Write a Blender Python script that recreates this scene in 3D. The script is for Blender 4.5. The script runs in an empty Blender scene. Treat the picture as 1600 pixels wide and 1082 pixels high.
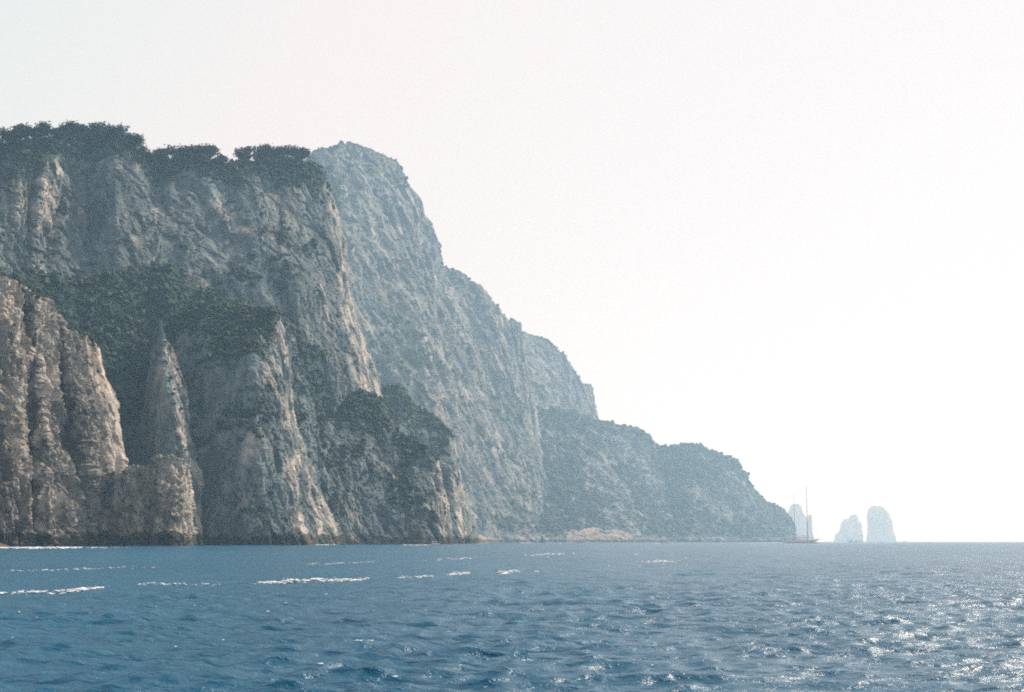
import bpy, math, random
import numpy as np

random.seed(7)
RNG = np.random.default_rng(7)
sc = bpy.context.scene
COL = sc.collection

# ------------------------------------------------------------------ camera
CAM_H = 1.85
F_PX = 2222.0                      # focal length in photograph pixels (1600 wide)
EYE_Y = 846.3                      # image row of eye level
PITCH = math.atan((EYE_Y - 541.0) / F_PX)
cam_data = bpy.data.cameras.new('camera')
cam_data.sensor_width = 36.0
cam_data.lens = 36.0 * F_PX / 1600.0
cam_data.clip_start = 0.5
cam_data.clip_end = 60000.0
cam = bpy.data.objects.new('camera', cam_data)
COL.objects.link(cam)
cam.location = (0, 0, CAM_H)
cam.rotation_euler = (math.pi / 2 + PITCH, 0, 0)
sc.camera = cam

# ------------------------------------------------------------------ sky, sun, exposure
SUN_AZ = 45.0                      # degrees to the right of the view direction (+Y)
SUN_EL = 40.0
world = bpy.data.worlds.new('World')
sc.world = world
world.cycles.sampling_method = 'NONE'     # an even sky needs no light sampling; less noise in the haze
world.use_nodes = True
wn = world.node_tree.nodes
wl = world.node_tree.links
sky = wn.new('ShaderNodeTexSky')
sky.sky_type = 'NISHITA'
sky.sun_disc = False
sky.sun_elevation = math.radians(SUN_EL)
sky.sun_rotation = math.radians(SUN_AZ)
sky.altitude = 0.0
sky.air_density = 1.0
sky.dust_density = 3.0
sky.ozone_density = 1.0
wn['Background'].inputs['Strength'].default_value = 0.15
veil = wn.new('ShaderNodeMix')      # thin milky cloud over the clear air
veil.data_type = 'RGBA'
veil.inputs[0].default_value = 0.38
veil.inputs[7].default_value = (5.8, 5.0, 4.3, 1)
wl.new(sky.outputs['Color'], veil.inputs[6])
cap = wn.new('ShaderNodeMix')       # the milk is never brighter than this, even near the sun
cap.data_type = 'RGBA'
cap.blend_type = 'DARKEN'
cap.inputs[0].default_value = 1.0
cap.inputs[7].default_value = (4.25, 3.92, 3.84, 1)
wl.new(veil.outputs[2], cap.inputs[6])
wl.new(cap.outputs[2], wn['Background'].inputs['Color'])

sun_data = bpy.data.lights.new('sun', 'SUN')
sun_data.energy = 4.8
sun_data.angle = math.radians(0.53)
sun_data.color = (1.0, 0.90, 0.80)
sun = bpy.data.objects.new('sun', sun_data)
COL.objects.link(sun)
sun.rotation_euler = (math.radians(90 - SUN_EL), 0, math.radians(180 - SUN_AZ))

sc.view_settings.view_transform = 'Standard'
sc.view_settings.look = 'None'
sc.view_settings.exposure = 0.45
sc.view_settings.gamma = 1.0
sc.view_settings.use_curve_mapping = False
sc.render.engine = 'CYCLES'
sc.cycles.max_bounces = 5
sc.cycles.diffuse_bounces = 2
sc.cycles.glossy_bounces = 2
sc.cycles.transmission_bounces = 1
sc.cycles.transparent_max_bounces = 4
sc.cycles.volume_bounces = 1
sc.cycles.use_denoising = False      # the fine grain that is left is close to the photograph's film grain
sc.cycles.sample_clamp_indirect = 8.0
sc.cycles.use_adaptive_sampling = False
sc.cycles.filter_width = 1.9

# ------------------------------------------------------------------ pixel -> world
CP, SP = math.cos(PITCH), math.sin(PITCH)
Z_BASE = -6.0


def dist(Y):
    """survey distance -> metres from the camera (near cliffs nearer, far stacks farther)"""
    return float(np.interp(Y, [0, 500, 1000, 1350, 1620, 1800, 2200, 2500, 2900, 4000, 8000], [0, 360, 560, 750, 1020, 1400, 2400, 3100, 4300, 8800, 15000]))


def at(px, py, Y):
    """the place seen at photograph pixel (px, py) at survey distance Y"""
    Y = dist(Y)
    u = (px - 800.0) / F_PX
    v = (541.0 - py) / F_PX
    d = Y / (CP - v * SP)
    return (u * d, Y, CAM_H + d * (SP + v * CP))


def at_z(px, Y, z=Z_BASE):
    Y = dist(Y)
    v = ((z - CAM_H) / Y * CP - SP) / (CP + (z - CAM_H) / Y * SP)
    return ((px - 800.0) / F_PX * Y / (CP - v * SP), Y, z)


# ------------------------------------------------------------------ numpy noise
_perm = np.random.default_rng(11).permutation(256).astype(np.int32)
_perm = np.concatenate([_perm, _perm, _perm[:2]])
_g = np.random.default_rng(12).normal(size=(256, 3)).astype(np.float32)
_g /= np.linalg.norm(_g, axis=1, keepdims=True)


def pnoise(P, seed=0):
    P = P.astype(np.float32) + np.float32(seed * 17.31)
    I = np.floor(P).astype(np.int32)
    Fr = P - I
    I &= 255
    U = Fr * Fr * Fr * (Fr * (Fr * 6 - 15) + 10)
    out = 0
    for dx in (0, 1):
        wx = U[:, 0] if dx else 1 - U[:, 0]
        a = _perm[(I[:, 0] + dx) & 255]
        for dy in (0, 1):
            wy = U[:, 1] if dy else 1 - U[:, 1]
            b = _perm[(a + I[:, 1] + dy) & 255]
            for dz in (0, 1):
                wz = U[:, 2] if dz else 1 - U[:, 2]
                g = _g[_perm[(b + I[:, 2] + dz) & 255]]
                d = g[:, 0] * (Fr[:, 0] - dx) + g[:, 1] * (Fr[:, 1] - dy) + g[:, 2] * (Fr[:, 2] - dz)
                out = out + wx * wy * wz * d
    return out * 1.5


def fbm(P, octs, seed=0, gain=0.5):
    s, a, t = 0, 1.0, 0
    for i in range(octs):
        s = s + a * pnoise(P * (2.03 ** i), seed + i)
        t += a
        a *= gain
    return s / t


_rv = np.random.default_rng(13).uniform(-1, 1, 256).astype(np.float32)


def worley(P, seed=0):
    """F1, F2, cell id and offset to the cell's point (search over the 8 nearest cells)"""
    P = P.astype(np.float32)
    I = np.floor(P - 0.5).astype(np.int32)
    Fr = P - I
    n = len(P)
    f1 = np.full(n, 9.0, np.float32)
    f2 = np.full(n, 9.0, np.float32)
    hid = np.zeros(n, np.int32)
    dv = np.zeros((n, 3), np.float32)
    for dx in (0, 1):
        a = _perm[(I[:, 0] + dx + seed * 7) & 255]
        for dy in (0, 1):
            b = _perm[(a + I[:, 1] + dy) & 255]
            for dz in (0, 1):
                h = _perm[(b + I[:, 2] + dz) & 255]
                ex = dx + 0.5 + 0.42 * _rv[h] - Fr[:, 0]
                ey = dy + 0.5 + 0.42 * _rv[(h + 71) & 255] - Fr[:, 1]
                ez = dz + 0.5 + 0.42 * _rv[(h + 151) & 255] - Fr[:, 2]
                d = ex * ex + ey * ey + ez * ez
                m = d < f1
                f2 = np.where(m, f1, np.minimum(f2, d))
                f1 = np.where(m, d, f1)
                hid = np.where(m, h, hid)
                dv[m] = np.stack([ex[m], ey[m], ez[m]], -1)
    return np.sqrt(f1), np.sqrt(f2), hid, dv


def facets(P, size, zs, seed, tilt=1.3):
    """broken rock: every block stands out by its own amount and tilts its own way; crack = how near a joint"""
    f1, f2, h, dv = worley(P * np.array([1, 1, zs]) / size, seed)
    val = _rv[(h + 33) & 255] + tilt * (_g[h] * dv).sum(1)
    return val, np.exp(-(f2 - f1) * 9.0)


def sstep(a, b, x):
    t = np.clip((x - a) / (b - a), 0, 1)
    return t * t * (3 - 2 * t)


# ------------------------------------------------------------------ object helpers
def tag(o, label=None, category=None, group=None, kind=None):
    if label: o['label'] = label
    if category: o['category'] = category
    if group: o['group'] = group
    if kind: o['kind'] = kind
    return o


def link(name, me, mat=None, parent=None):
    o = bpy.data.objects.new(name, me)
    COL.objects.link(o)
    if mat is not None and me is not None and not me.materials:
        me.materials.append(mat)
    if parent is not None:
        o.parent = parent
    return o


def mesh_np(name, verts, faces, smooth=False):
    """verts (n,3), faces (m,3|4) as arrays"""
    me = bpy.data.meshes.new(name)
    verts = np.ascontiguousarray(verts, np.float32)
    faces = np.ascontiguousarray(faces, np.int32)
    k = faces.shape[1]
    me.vertices.add(len(verts))
    me.vertices.foreach_set('co', verts.ravel())
    me.loops.add(faces.size)
    me.loops.foreach_set('vertex_index', faces.ravel())
    me.polygons.add(len(faces))
    me.polygons.foreach_set('loop_start', np.arange(0, faces.size, k, dtype=np.int32))
    try:
        me.polygons.foreach_set('loop_total', np.full(len(faces), k, np.int32))
    except Exception:
        pass
    me.polygons.foreach_set('use_smooth', np.full(len(faces), smooth, bool))
    me.update(calc_edges=True)
    return me


def grid_faces(R, C, wrap=False):
    cc = C if wrap else C - 1
    r, c = np.meshgrid(np.arange(R - 1), np.arange(cc), indexing='ij')
    c2 = (c + 1) % C
    return np.stack([r * C + c, r * C + c2, (r + 1) * C + c2, (r + 1) * C + c], -1).reshape(-1, 4)


def grid_normals(G, wrap=False):
    if wrap:
        du = np.roll(G, -1, 1) - np.roll(G, 1, 1)
    else:
        du = np.gradient(G, axis=1)
    dv = np.gradient(G, axis=0)
    N = np.cross(du, dv)
    N /= np.linalg.norm(N, axis=2, keepdims=True) + 1e-9
    return N


def blur(A, n):
    for _ in range(n):
        A = (np.concatenate([A[:1], A[:-1]], 0) + A + np.concatenate([A[1:], A[-1:]], 0)) / 3
        A = (np.concatenate([A[:, :1], A[:, :-1]], 1) + A + np.concatenate([A[:, 1:], A[:, -1:]], 1)) / 3
    return A


# ------------------------------------------------------------------ node helpers
def new_mat(name):
    m = bpy.data.materials.new(name)
    m.use_nodes = True
    return m, m.node_tree.nodes, m.node_tree.links, m.node_tree.nodes['Principled BSDF']


def plain(name, col, rough=0.6, metal=0.0, var=0.12, scale=2.0):
    m, n, l, b = new_mat(name)
    geo = n.new('ShaderNodeNewGeometry')
    no = n.new('ShaderNodeTexNoise')
    no.inputs['Scale'].default_value = scale
    no.inputs['Detail'].default_value = 3
    l.new(geo.outputs['Position'], no.inputs['Vector'])
    r = n.new('ShaderNodeValToRGB')
    r.color_ramp.elements[0].position = 0.3
    r.color_ramp.elements[1].position = 0.7
    r.color_ramp.elements[0].color = (*[c * (1 - var) for c in col], 1)
    r.color_ramp.elements[1].color = (*[min(1, c * (1 + var)) for c in col], 1)
    l.new(no.outputs['Fac'], r.inputs['Fac'])
    l.new(r.outputs['Color'], b.inputs['Base Color'])
    b.inputs['Roughness'].default_value = rough
    b.inputs['Metallic'].default_value = metal
    return m


def noise_node(n, l, vec, scale, detail=4, rough=0.55, stretch=None):
    if stretch is not None:
        mp = n.new('ShaderNodeMapping')
        mp.inputs['Scale'].default_value = stretch
        l.new(vec, mp.inputs['Vector'])
        vec = mp.outputs['Vector']
    t = n.new('ShaderNodeTexNoise')
    t.inputs['Scale'].default_value = scale
    t.inputs['Detail'].default_value = detail
    t.inputs['Roughness'].default_value = rough
    l.new(vec, t.inputs['Vector'])
    return t.outputs['Fac']


def ramp(n, l, fac, stops):
    r = n.new('ShaderNodeValToRGB')
    e = r.color_ramp.elements
    while len(e) < len(stops):
        e.new(0.5)
    for k, (p, c) in enumerate(stops):
        e[k].position = p
        e[k].color = (*c, 1) if len(c) == 3 else c
    l.new(fac, r.inputs['Fac'])
    return r.outputs['Color']


def mix(n, l, fac, a, b, mode='MIX'):
    m = n.new('ShaderNodeMix')
    m.data_type = 'RGBA'
    m.blend_type = mode
    for sock, v in ((m.inputs[0], fac), (m.inputs[6], a), (m.inputs[7], b)):
        if isinstance(v, (int, float)):
            sock.default_value = v
        elif isinstance(v, tuple):
            sock.default_value = (*v, 1)
        else:
            l.new(v, sock)
    return m.outputs[2]


def rock_material(name, tint=(1, 1, 1), ochre=0.5, green=(0.026, 0.050, 0.030), dark=1.0):
    m, n, l, b = new_mat(name)
    geo = n.new('ShaderNodeNewGeometry').outputs['Position']
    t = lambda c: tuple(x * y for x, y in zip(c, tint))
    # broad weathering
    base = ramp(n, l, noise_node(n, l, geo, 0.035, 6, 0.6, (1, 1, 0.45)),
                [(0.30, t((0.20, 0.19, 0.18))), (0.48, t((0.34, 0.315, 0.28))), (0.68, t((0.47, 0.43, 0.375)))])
    macro = ramp(n, l, noise_node(n, l, geo, 0.009, 3, 0.55, (1, 1, 0.6)), [(0.35, (0.72, 0.74, 0.76)), (0.65, (1.22, 1.2, 1.17))])
    base = mix(n, l, 1.0, base, macro, 'MULTIPLY')
    # rust and ochre patches where the rock broke fresh
    oc = ramp(n, l, noise_node(n, l, geo, 0.022, 4, 0.6, (1, 1, 0.6)), [(0.52, (0, 0, 0)), (0.68, (ochre,) * 3)])
    base = mix(n, l, oc, base, t((0.46, 0.315, 0.205)))
    # rain streaks running down
    st = ramp(n, l, noise_node(n, l, geo, 0.22, 5, 0.65, (1, 1, 0.07)), [(0.40, (0.42 * dark,) * 3), (0.58, (1, 1, 1))])
    base = mix(n, l, 0.65, base, st, 'MULTIPLY')
    # speckle of small plants, holes, pale scars
    sp = ramp(n, l, noise_node(n, l, geo, 0.42, 3, 0.7, (1, 1, 0.6)), [(0.36, (0.55, 0.56, 0.52)), (0.52, (1, 1, 1)), (0.72, (1.18, 1.15, 1.1))])
    base = mix(n, l, 0.8, base, sp, 'MULTIPLY')
    # pale bare rock, also painting sunlight onto noses and right-facing sides
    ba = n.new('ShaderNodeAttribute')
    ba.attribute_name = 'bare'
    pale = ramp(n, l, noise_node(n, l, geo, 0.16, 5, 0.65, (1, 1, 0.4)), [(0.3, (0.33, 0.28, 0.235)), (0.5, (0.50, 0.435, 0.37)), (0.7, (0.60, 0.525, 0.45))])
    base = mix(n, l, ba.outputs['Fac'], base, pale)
    # soil and low plants on the ledges
    at_ = n.new('ShaderNodeAttribute')
    at_.attribute_name = 'veg'
    gr = ramp(n, l, noise_node(n, l, geo, 0.12, 5, 0.65), [(0.35, tuple(c * 0.7 for c in green)), (0.55, green), (0.72, tuple(c * 1.9 for c in green))])
    base = mix(n, l, at_.outputs['Fac'], base, gr)
    # dark tide line of algae
    sep = n.new('ShaderNodeSeparateXYZ')
    l.new(geo, sep.inputs[0])
    wob = n.new('ShaderNodeMath')
    wob.operation = 'MULTIPLY_ADD'
    l.new(noise_node(n, l, geo, 0.15, 3), wob.inputs[0])
    wob.inputs[1].default_value = -9.0
    l.new(sep.outputs['Z'], wob.inputs[2])
    tide = ramp(n, l, wob.outputs[0], [(0.0, (0.30, 0.28, 0.25)), (1.0, (1, 1, 1))])
    base = mix(n, l, 1.0, base, tide, 'MULTIPLY')
    l.new(base, b.inputs['Base Color'])
    b.inputs['Roughness'].default_value = 0.95
    b.inputs['Specular IOR Level'].default_value = 0.15
    bp = n.new('ShaderNodeBump')
    bp.inputs['Strength'].default_value = 0.9
    bp.inputs['Distance'].default_value = 0.9
    l.new(noise_node(n, l, geo, 0.55, 6, 0.7, (1, 1, 0.5)), bp.inputs['Height'])
    l.new(bp.outputs['Normal'], b.inputs['Normal'])
    return m


def leaf_material(name, cols):
    m, n, l, b = new_mat(name)
    geo = n.new('ShaderNodeNewGeometry').outputs['Position']
    f = noise_node(n, l, geo, 0.35, 4, 0.7)
    c = ramp(n, l, f, [(0.33, cols[0]), (0.5, cols[1]), (0.68, cols[2])])
    l.new(c, b.inputs['Base Color'])
    b.inputs['Roughness'].default_value = 0.8
    b.inputs['Specular IOR Level'].default_value = 0.2
    return m


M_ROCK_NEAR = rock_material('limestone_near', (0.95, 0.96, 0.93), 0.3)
M_ROCK = rock_material('limestone_wall', (0.38, 0.54, 0.63), 0.4)  # dark blue tint paints the cool tone of shade into the rock
M_ROCK_FAR = rock_material('limestone_far', (0.53, 0.645, 0.715), 0.6)  # milder tint, the same shade blue painted into the distant rock
M_SCREE = rock_material('pale_scree', (0.95, 0.88, 0.82), 0.25)
M_STACK = rock_material('stack_rock', (1.9, 1.25, 1.0), 0.5)
M_SCRUB = leaf_material('scrub_leaf', ((0.010, 0.024, 0.016), (0.022, 0.045, 0.027), (0.045, 0.070, 0.038)))
M_PINE = leaf_material('pine_needles', ((0.010, 0.026, 0.020), (0.022, 0.046, 0.030), (0.050, 0.075, 0.040)))
M_BARK = plain('pine_bark', (0.11, 0.075, 0.05), 0.9, 0, 0.3, 1.5)


# ------------------------------------------------------------------ cliffs
def resample_col(pts, t):
    P = np.array(pts, float)
    seg = np.linalg.norm(np.diff(P, axis=0), axis=1)
    s = np.concatenate([[0], np.cumsum(seg)])
    s /= s[-1]
    return np.stack([np.interp(t, s, P[:, k]) for k in range(3)], -1)


def catmull(cols, counts):
    """cols (C,R,3) -> dense columns"""
    C = len(cols)
    out = []
    for i in range(C - 1):
        p0 = cols[max(i - 1, 0)]; p1 = cols[i]; p2 = cols[i + 1]; p3 = cols[min(i + 2, C - 1)]
        for k in range(counts[i]):
            u = k / counts[i]
            lin = p1 * (1 - u) + p2 * u
            cr = 0.5 * ((2 * p1) + (-p0 + p2) * u + (2 * p0 - 5 * p1 + 4 * p2 - p3) * u * u + (-p0 + 3 * p1 - 3 * p2 + p3) * u ** 3)
            out.append(0.7 * lin + 0.3 * cr)
    out.append(cols[-1])
    return np.stack(out)


BODIES = {}


def rock_relief(P, amp, scale, seed, fine=1.0, chunk=1.0, ledge=1.0):
    """how far the face stands out of its mean surface, metres"""
    w = np.stack([pnoise(P / (60 * scale), seed + 31), pnoise(P / (60 * scale), seed + 32), np.zeros(len(P))], -1) * 9 * scale
    Q = P + w
    V = np.array([1, 1, 0.33])
    big = 1 - 2 * np.abs(pnoise(Q * V / (75 * scale), seed))
    med = 1 - 2 * np.abs(pnoise(Q * V / (27 * scale), seed + 1))
    sml = fbm(Q * np.array([1, 1, 0.55]) / (10 * scale), 3, seed + 2, 0.6)
    jit = np.stack([pnoise(P / (3.5 * scale), seed + 51), pnoise(P / (3.5 * scale), seed + 52), np.zeros(len(P))], -1) * 1.1 * scale
    Q = Q + jit
    fa, ca = facets(Q, 19 * scale, 0.36, seed + 3)
    fb, cb = facets(Q, 8.0 * scale, 0.45, seed + 5)
    fc, cc = facets(Q, 3.2 * scale, 0.62, seed + 6)
    ph = P[:, 2] / (17 * scale) + 1.6 * pnoise(P / (70 * scale), seed + 9)
    led = (ph - np.floor(ph))
    led = np.where(led < 0.8, led / 0.8, (1 - led) / 0.2)
    hole = sstep(0.12, 0.42, pnoise(Q * np.array([1, 1, 0.55]) / (21 * scale), seed + 15))
    d = big * 8.5 + med * 3.6 * (0.6 + 0.4 * big) + sml * 2.2 * fine
    d = d + (fa * 3.6 + fb * 2.1 + fc * 0.95 - ca * 2.6 - cb * 1.5 - cc * 0.6) * chunk
    d = d - led * 1.2 * ledge * sstep(-0.1, 0.35, pnoise(P / (35 * scale), seed + 77)) - hole * 4.0
    return d * amp


def cliff(name, cols, mat, label, seed=0, amp=1.0, scale=1.0, step_px=1.0, veg=0.0, veg_top=0.0, fine=1.0, chunk=1.0,
          back=(60, 4), back2=(200, -40), coarse=(), rows=None, ledge=1.0, nose=(), nose_amp=0.8, smooth=False):
    """a rock body lofted through columns of (px, py, Y); py None is the water line. A cap runs back from the top edge."""
    W = []
    for c in cols:
        pts = [at_z(p[0], p[2]) if p[1] is None else at(*p) for p in c]
        W.append(pts[::-1])                       # base -> top
    front_len = [np.linalg.norm(np.diff(np.array(w), axis=0), axis=1).sum() for w in W]
    Ym = np.mean([w[-1][1] for w in W])
    k_ = Ym / np.mean([c[0][2] for c in cols])
    amp, scale = amp * k_, scale * k_
    back = (back[0] * k_, back[1] * k_); back2 = (back2[0] * k_, back2[1] * k_)
    px_m = Ym / 1422.0 * step_px * (1.28 if Ym < 760 else 1.5)
    R = rows or int(max(front_len) / px_m)
    t = np.linspace(0, 1, R)
    G = np.stack([resample_col(w, t) for w in W])  # C,R,3
    counts = []
    for i in range(len(G) - 1):
        d = np.linalg.norm(G[i + 1] - G[i], axis=1).max() / px_m
        if i in coarse: d /= 4.0
        counts.append(max(2, int(d)))
    D = catmull(G, counts)                         # Cd,R,3
    ci = np.concatenate([i + np.arange(c) / c for i, c in enumerate(counts)] + [[len(G) - 1.0]])
    bare = np.zeros(len(ci))                       # 1 along the worn noses of the spur, painted paler as sunlit edges
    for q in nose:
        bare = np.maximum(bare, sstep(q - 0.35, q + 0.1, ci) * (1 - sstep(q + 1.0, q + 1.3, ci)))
    # the cap: back from the crest
    nb = 14
    cap = []
    for k in range(1, nb + 1):
        u = k / nb
        c = D[:, -1].copy()
        c[:, 1] += back[0] * u
        c[:, 0] += back[0] * u * c[:, 0] / c[:, 1] * 0.6
        c[:, 2] += back[1] * u
        cap.append(c)
    for k in range(1, 7):
        u = k / 6
        c = cap[nb - 1].copy()
        c[:, 1] += back2[0] * u
        c[:, 2] = np.maximum(c[:, 2] + back2[1] * u, Z_BASE)
        cap.append(c)
    D = np.concatenate([D, np.stack(cap, 1)], 1)
    D = D.transpose(1, 0, 2)                       # rows, cols, 3
    D[:R] = D[:R] * 0.75 + blur(D, 3)[:R] * 0.25
    N = grid_normals(blur(D, 4))
    rr, cc = D.shape[:2]
    P = D.reshape(-1, 3)
    d = rock_relief(P, amp, scale, seed, fine, chunk, ledge)
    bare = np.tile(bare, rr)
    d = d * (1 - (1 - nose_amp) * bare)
    Nh = N.reshape(-1, 3).copy()
    up = Nh[:, 2:3].copy()
    Nh[:, 2] *= 0.35
    P2 = P + Nh * d[:, None]
    rowi = np.repeat(np.arange(rr), cc)
    P2[:, 2] = np.where(rowi == 0, Z_BASE, P2[:, 2])
    G2 = P2.reshape(rr, cc, 3)
    N2 = grid_normals(G2)
    nz = blur(N2, 2)[:, :, 2].ravel()
    tt = np.minimum(rowi / (R - 1), 1.0)
    vn = fbm(P / (45.0 * k_), 4, seed + 40, 0.6)
    vn = vn + 0.55 * pnoise(P / (150.0 * k_), seed + 44)
    vg = nz + 0.75 * vn + veg + veg_top * sstep(0.82, 1.0, tt)
    vg = vg - 0.35 * bare * (1 - sstep(0.9, 1.0, tt))
    V = sstep(0.42, 0.72, vg) * sstep(6, 22, P2[:, 2])
    me = mesh_np(name, P2, grid_faces(rr, cc), smooth)
    a = me.attributes.new('veg', 'FLOAT', 'POINT')
    a.data.foreach_set('value', V.astype(np.float32))
    sunlit_bare = np.clip(0.8 * bare * sstep(-0.15, 0.3, fbm(P / (20.0 * k_), 3, seed + 60)) + 0.6 * sstep(0.12, 0.5, fbm(P * np.array([1, 1, 0.4]) / (26.0 * k_), 4, seed + 61, 0.6) + 0.12 * (N2[:, :, 0].ravel() > 0.75)), 0, 1)  # painted sunlight on noses and right-facing sides, plus random bare patches
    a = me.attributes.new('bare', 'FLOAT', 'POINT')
    a.data.foreach_set('value', sunlit_bare.astype(np.float32))
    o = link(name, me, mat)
    tag(o, label, None, None, 'structure')
    BODIES[label] = dict(G=G2, N=N2, V=V.reshape(rr, cc), R=R, t=tt.reshape(rr, cc), px=px_m, k=k_)
    return o


def ICO():
    p = (1 + 5 ** 0.5) / 2
    v = np.array([(-1, p, 0), (1, p, 0), (-1, -p, 0), (1, -p, 0), (0, -1, p), (0, 1, p), (0, -1, -p), (0, 1, -p),
                  (p, 0, -1), (p, 0, 1), (-p, 0, -1), (-p, 0, 1)], float)
    v /= np.linalg.norm(v[0])
    f = np.array([(0, 11, 5), (0, 5, 1), (0, 1, 7), (0, 7, 10), (0, 10, 11), (1, 5, 9), (5, 11, 4), (11, 10, 2), (10, 7, 6), (7, 1, 8),
                  (3, 9, 4), (3, 4, 2), (3, 2, 6), (3, 6, 8), (3, 8, 9), (4, 9, 5), (2, 4, 11), (6, 2, 10), (8, 6, 7), (9, 8, 1)])
    return v, f


ICO_V, ICO_F = ICO()


def lumps(centres, radii, squash=0.8, jit=0.35):
    """ragged twenty-sided tufts"""
    n = len(centres)
    J = 1 + RNG.uniform(-jit, jit, (n, 12, 1))
    ang = RNG.uniform(0, 6.283, n)
    ca, sa = np.cos(ang)[:, None], np.sin(ang)[:, None]
    v = np.repeat(ICO_V[None], n, 0) * J
    x = v[:, :, 0] * ca - v[:, :, 1] * sa
    y = v[:, :, 0] * sa + v[:, :, 1] * ca
    v = np.stack([x, y, v[:, :, 2] * squash], -1) * radii[:, None, None] + centres[:, None, :]
    f = ICO_F[None] + (np.arange(n) * 12)[:, None, None]
    return v.reshape(-1, 3), f.reshape(-1, 3)


def scrub(body, count, rmin, rmax, label, seed=1, vmin=0.25, tmax=2.0):
    """wild shrubs rooted on the ledges of a cliff: one mass that nobody could count"""
    B = BODIES[body]
    rng = np.random.default_rng(seed)
    rmin, rmax, count = rmin * B['k'], rmax * B['k'] * 1.08, int(count * 0.72)
    w = (B['V'] * (B['V'] > vmin)).ravel().astype(float)
    lim = B['R'] + 12
    w.reshape(B['V'].shape)[lim:] = 0
    w = w + 0.003 * (B['N'][:, :, 2].ravel() > 0.15) * (B['G'][:, :, 2].ravel() > 15) * (w == 0)
    w.reshape(B['V'].shape)[lim:] = 0
    # equal density per area: front rows are evenly spaced, so plain weights will do
    w /= w.sum()
    idx = rng.choice(len(w), count, p=w)
    P = B['G'].reshape(-1, 3)[idx] + rng.normal(0, 0.8, (count, 3))
    r = rmin + (rmax - rmin) * rng.random(count) ** 2.2
    P[:, 2] += r * 0.25
    v, f = lumps(P, r, 0.85, 0.42)
    o = link('scrub', mesh_np('scrub', v, f), M_SCRUB)
    tag(o, label, 'shrubs', None, 'stuff')
    return o


N_ = None
# near, sunlit, at the left edge
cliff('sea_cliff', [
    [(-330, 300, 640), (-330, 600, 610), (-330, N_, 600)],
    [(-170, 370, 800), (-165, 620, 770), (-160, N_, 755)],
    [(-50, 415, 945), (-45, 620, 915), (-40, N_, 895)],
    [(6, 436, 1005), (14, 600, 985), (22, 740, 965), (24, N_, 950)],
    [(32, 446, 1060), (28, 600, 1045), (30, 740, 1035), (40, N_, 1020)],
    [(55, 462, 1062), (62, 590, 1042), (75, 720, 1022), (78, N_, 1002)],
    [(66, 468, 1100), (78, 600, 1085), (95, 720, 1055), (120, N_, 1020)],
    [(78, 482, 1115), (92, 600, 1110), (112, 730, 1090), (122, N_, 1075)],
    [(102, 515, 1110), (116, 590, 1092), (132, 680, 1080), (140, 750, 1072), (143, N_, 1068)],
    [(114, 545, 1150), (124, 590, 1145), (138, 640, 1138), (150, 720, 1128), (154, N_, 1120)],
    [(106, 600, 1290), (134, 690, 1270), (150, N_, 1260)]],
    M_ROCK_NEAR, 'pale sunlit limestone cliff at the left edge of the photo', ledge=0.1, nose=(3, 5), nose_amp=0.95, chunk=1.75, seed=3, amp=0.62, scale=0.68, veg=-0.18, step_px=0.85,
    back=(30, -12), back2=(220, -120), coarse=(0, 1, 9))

# rib behind it
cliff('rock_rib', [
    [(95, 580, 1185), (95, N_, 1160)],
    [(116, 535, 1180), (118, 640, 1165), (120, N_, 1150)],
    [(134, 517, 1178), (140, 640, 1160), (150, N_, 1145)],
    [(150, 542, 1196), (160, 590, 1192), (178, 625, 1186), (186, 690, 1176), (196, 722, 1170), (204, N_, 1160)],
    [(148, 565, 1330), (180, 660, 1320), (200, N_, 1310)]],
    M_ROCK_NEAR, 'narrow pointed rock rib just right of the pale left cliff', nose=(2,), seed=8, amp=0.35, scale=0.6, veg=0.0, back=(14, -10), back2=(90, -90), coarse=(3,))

# low flat-topped rock
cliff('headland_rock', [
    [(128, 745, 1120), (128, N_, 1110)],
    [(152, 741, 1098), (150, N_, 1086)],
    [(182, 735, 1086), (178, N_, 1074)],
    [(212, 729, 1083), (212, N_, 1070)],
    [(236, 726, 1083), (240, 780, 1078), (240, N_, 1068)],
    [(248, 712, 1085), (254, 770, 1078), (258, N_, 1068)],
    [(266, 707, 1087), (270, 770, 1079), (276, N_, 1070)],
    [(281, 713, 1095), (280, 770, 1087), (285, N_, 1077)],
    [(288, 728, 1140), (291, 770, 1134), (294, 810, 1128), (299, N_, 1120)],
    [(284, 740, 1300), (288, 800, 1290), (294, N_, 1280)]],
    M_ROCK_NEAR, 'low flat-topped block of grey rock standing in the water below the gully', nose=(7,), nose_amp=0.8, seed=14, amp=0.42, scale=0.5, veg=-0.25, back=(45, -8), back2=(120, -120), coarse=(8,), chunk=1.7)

# wooded gully
cliff('gully_slope', [
    [(20, 425, 1420), (60, 560, 1370), (100, N_, 1300)],
    [(70, 432, 1440), (100, 560, 1390), (130, N_, 1310)],
    [(120, 438, 1450), (140, 540, 1410), (150, 660, 1350), (165, N_, 1320)],
    [(180, 428, 1470), (190, 540, 1425), (200, 660, 1385), (205, N_, 1360)],
    [(225, 424, 1485), (238, 540, 1445), (245, 660, 1405), (250, N_, 1385)],
    [(258, 414, 1490), (268, 520, 1450), (280, 640, 1420), (285, N_, 1395)],
    [(300, 452, 1500), (305, 540, 1465), (312, 660, 1430), (312, N_, 1405)],
    [(350, 470, 1510), (355, 600, 1460), (360, N_, 1420)],
    [(430, 490, 1540), (440, 640, 1500), (450, N_, 1450)],
    [(500, 560, 1600), (510, 700, 1560), (520, N_, 1520)]],
    M_ROCK, 'dark wooded gully slope between the pale cliff and the tall spur', seed=21, amp=0.6, scale=0.8, veg=0.42, step_px=1.15, back=(60, 10), back2=(150, -30))

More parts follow.
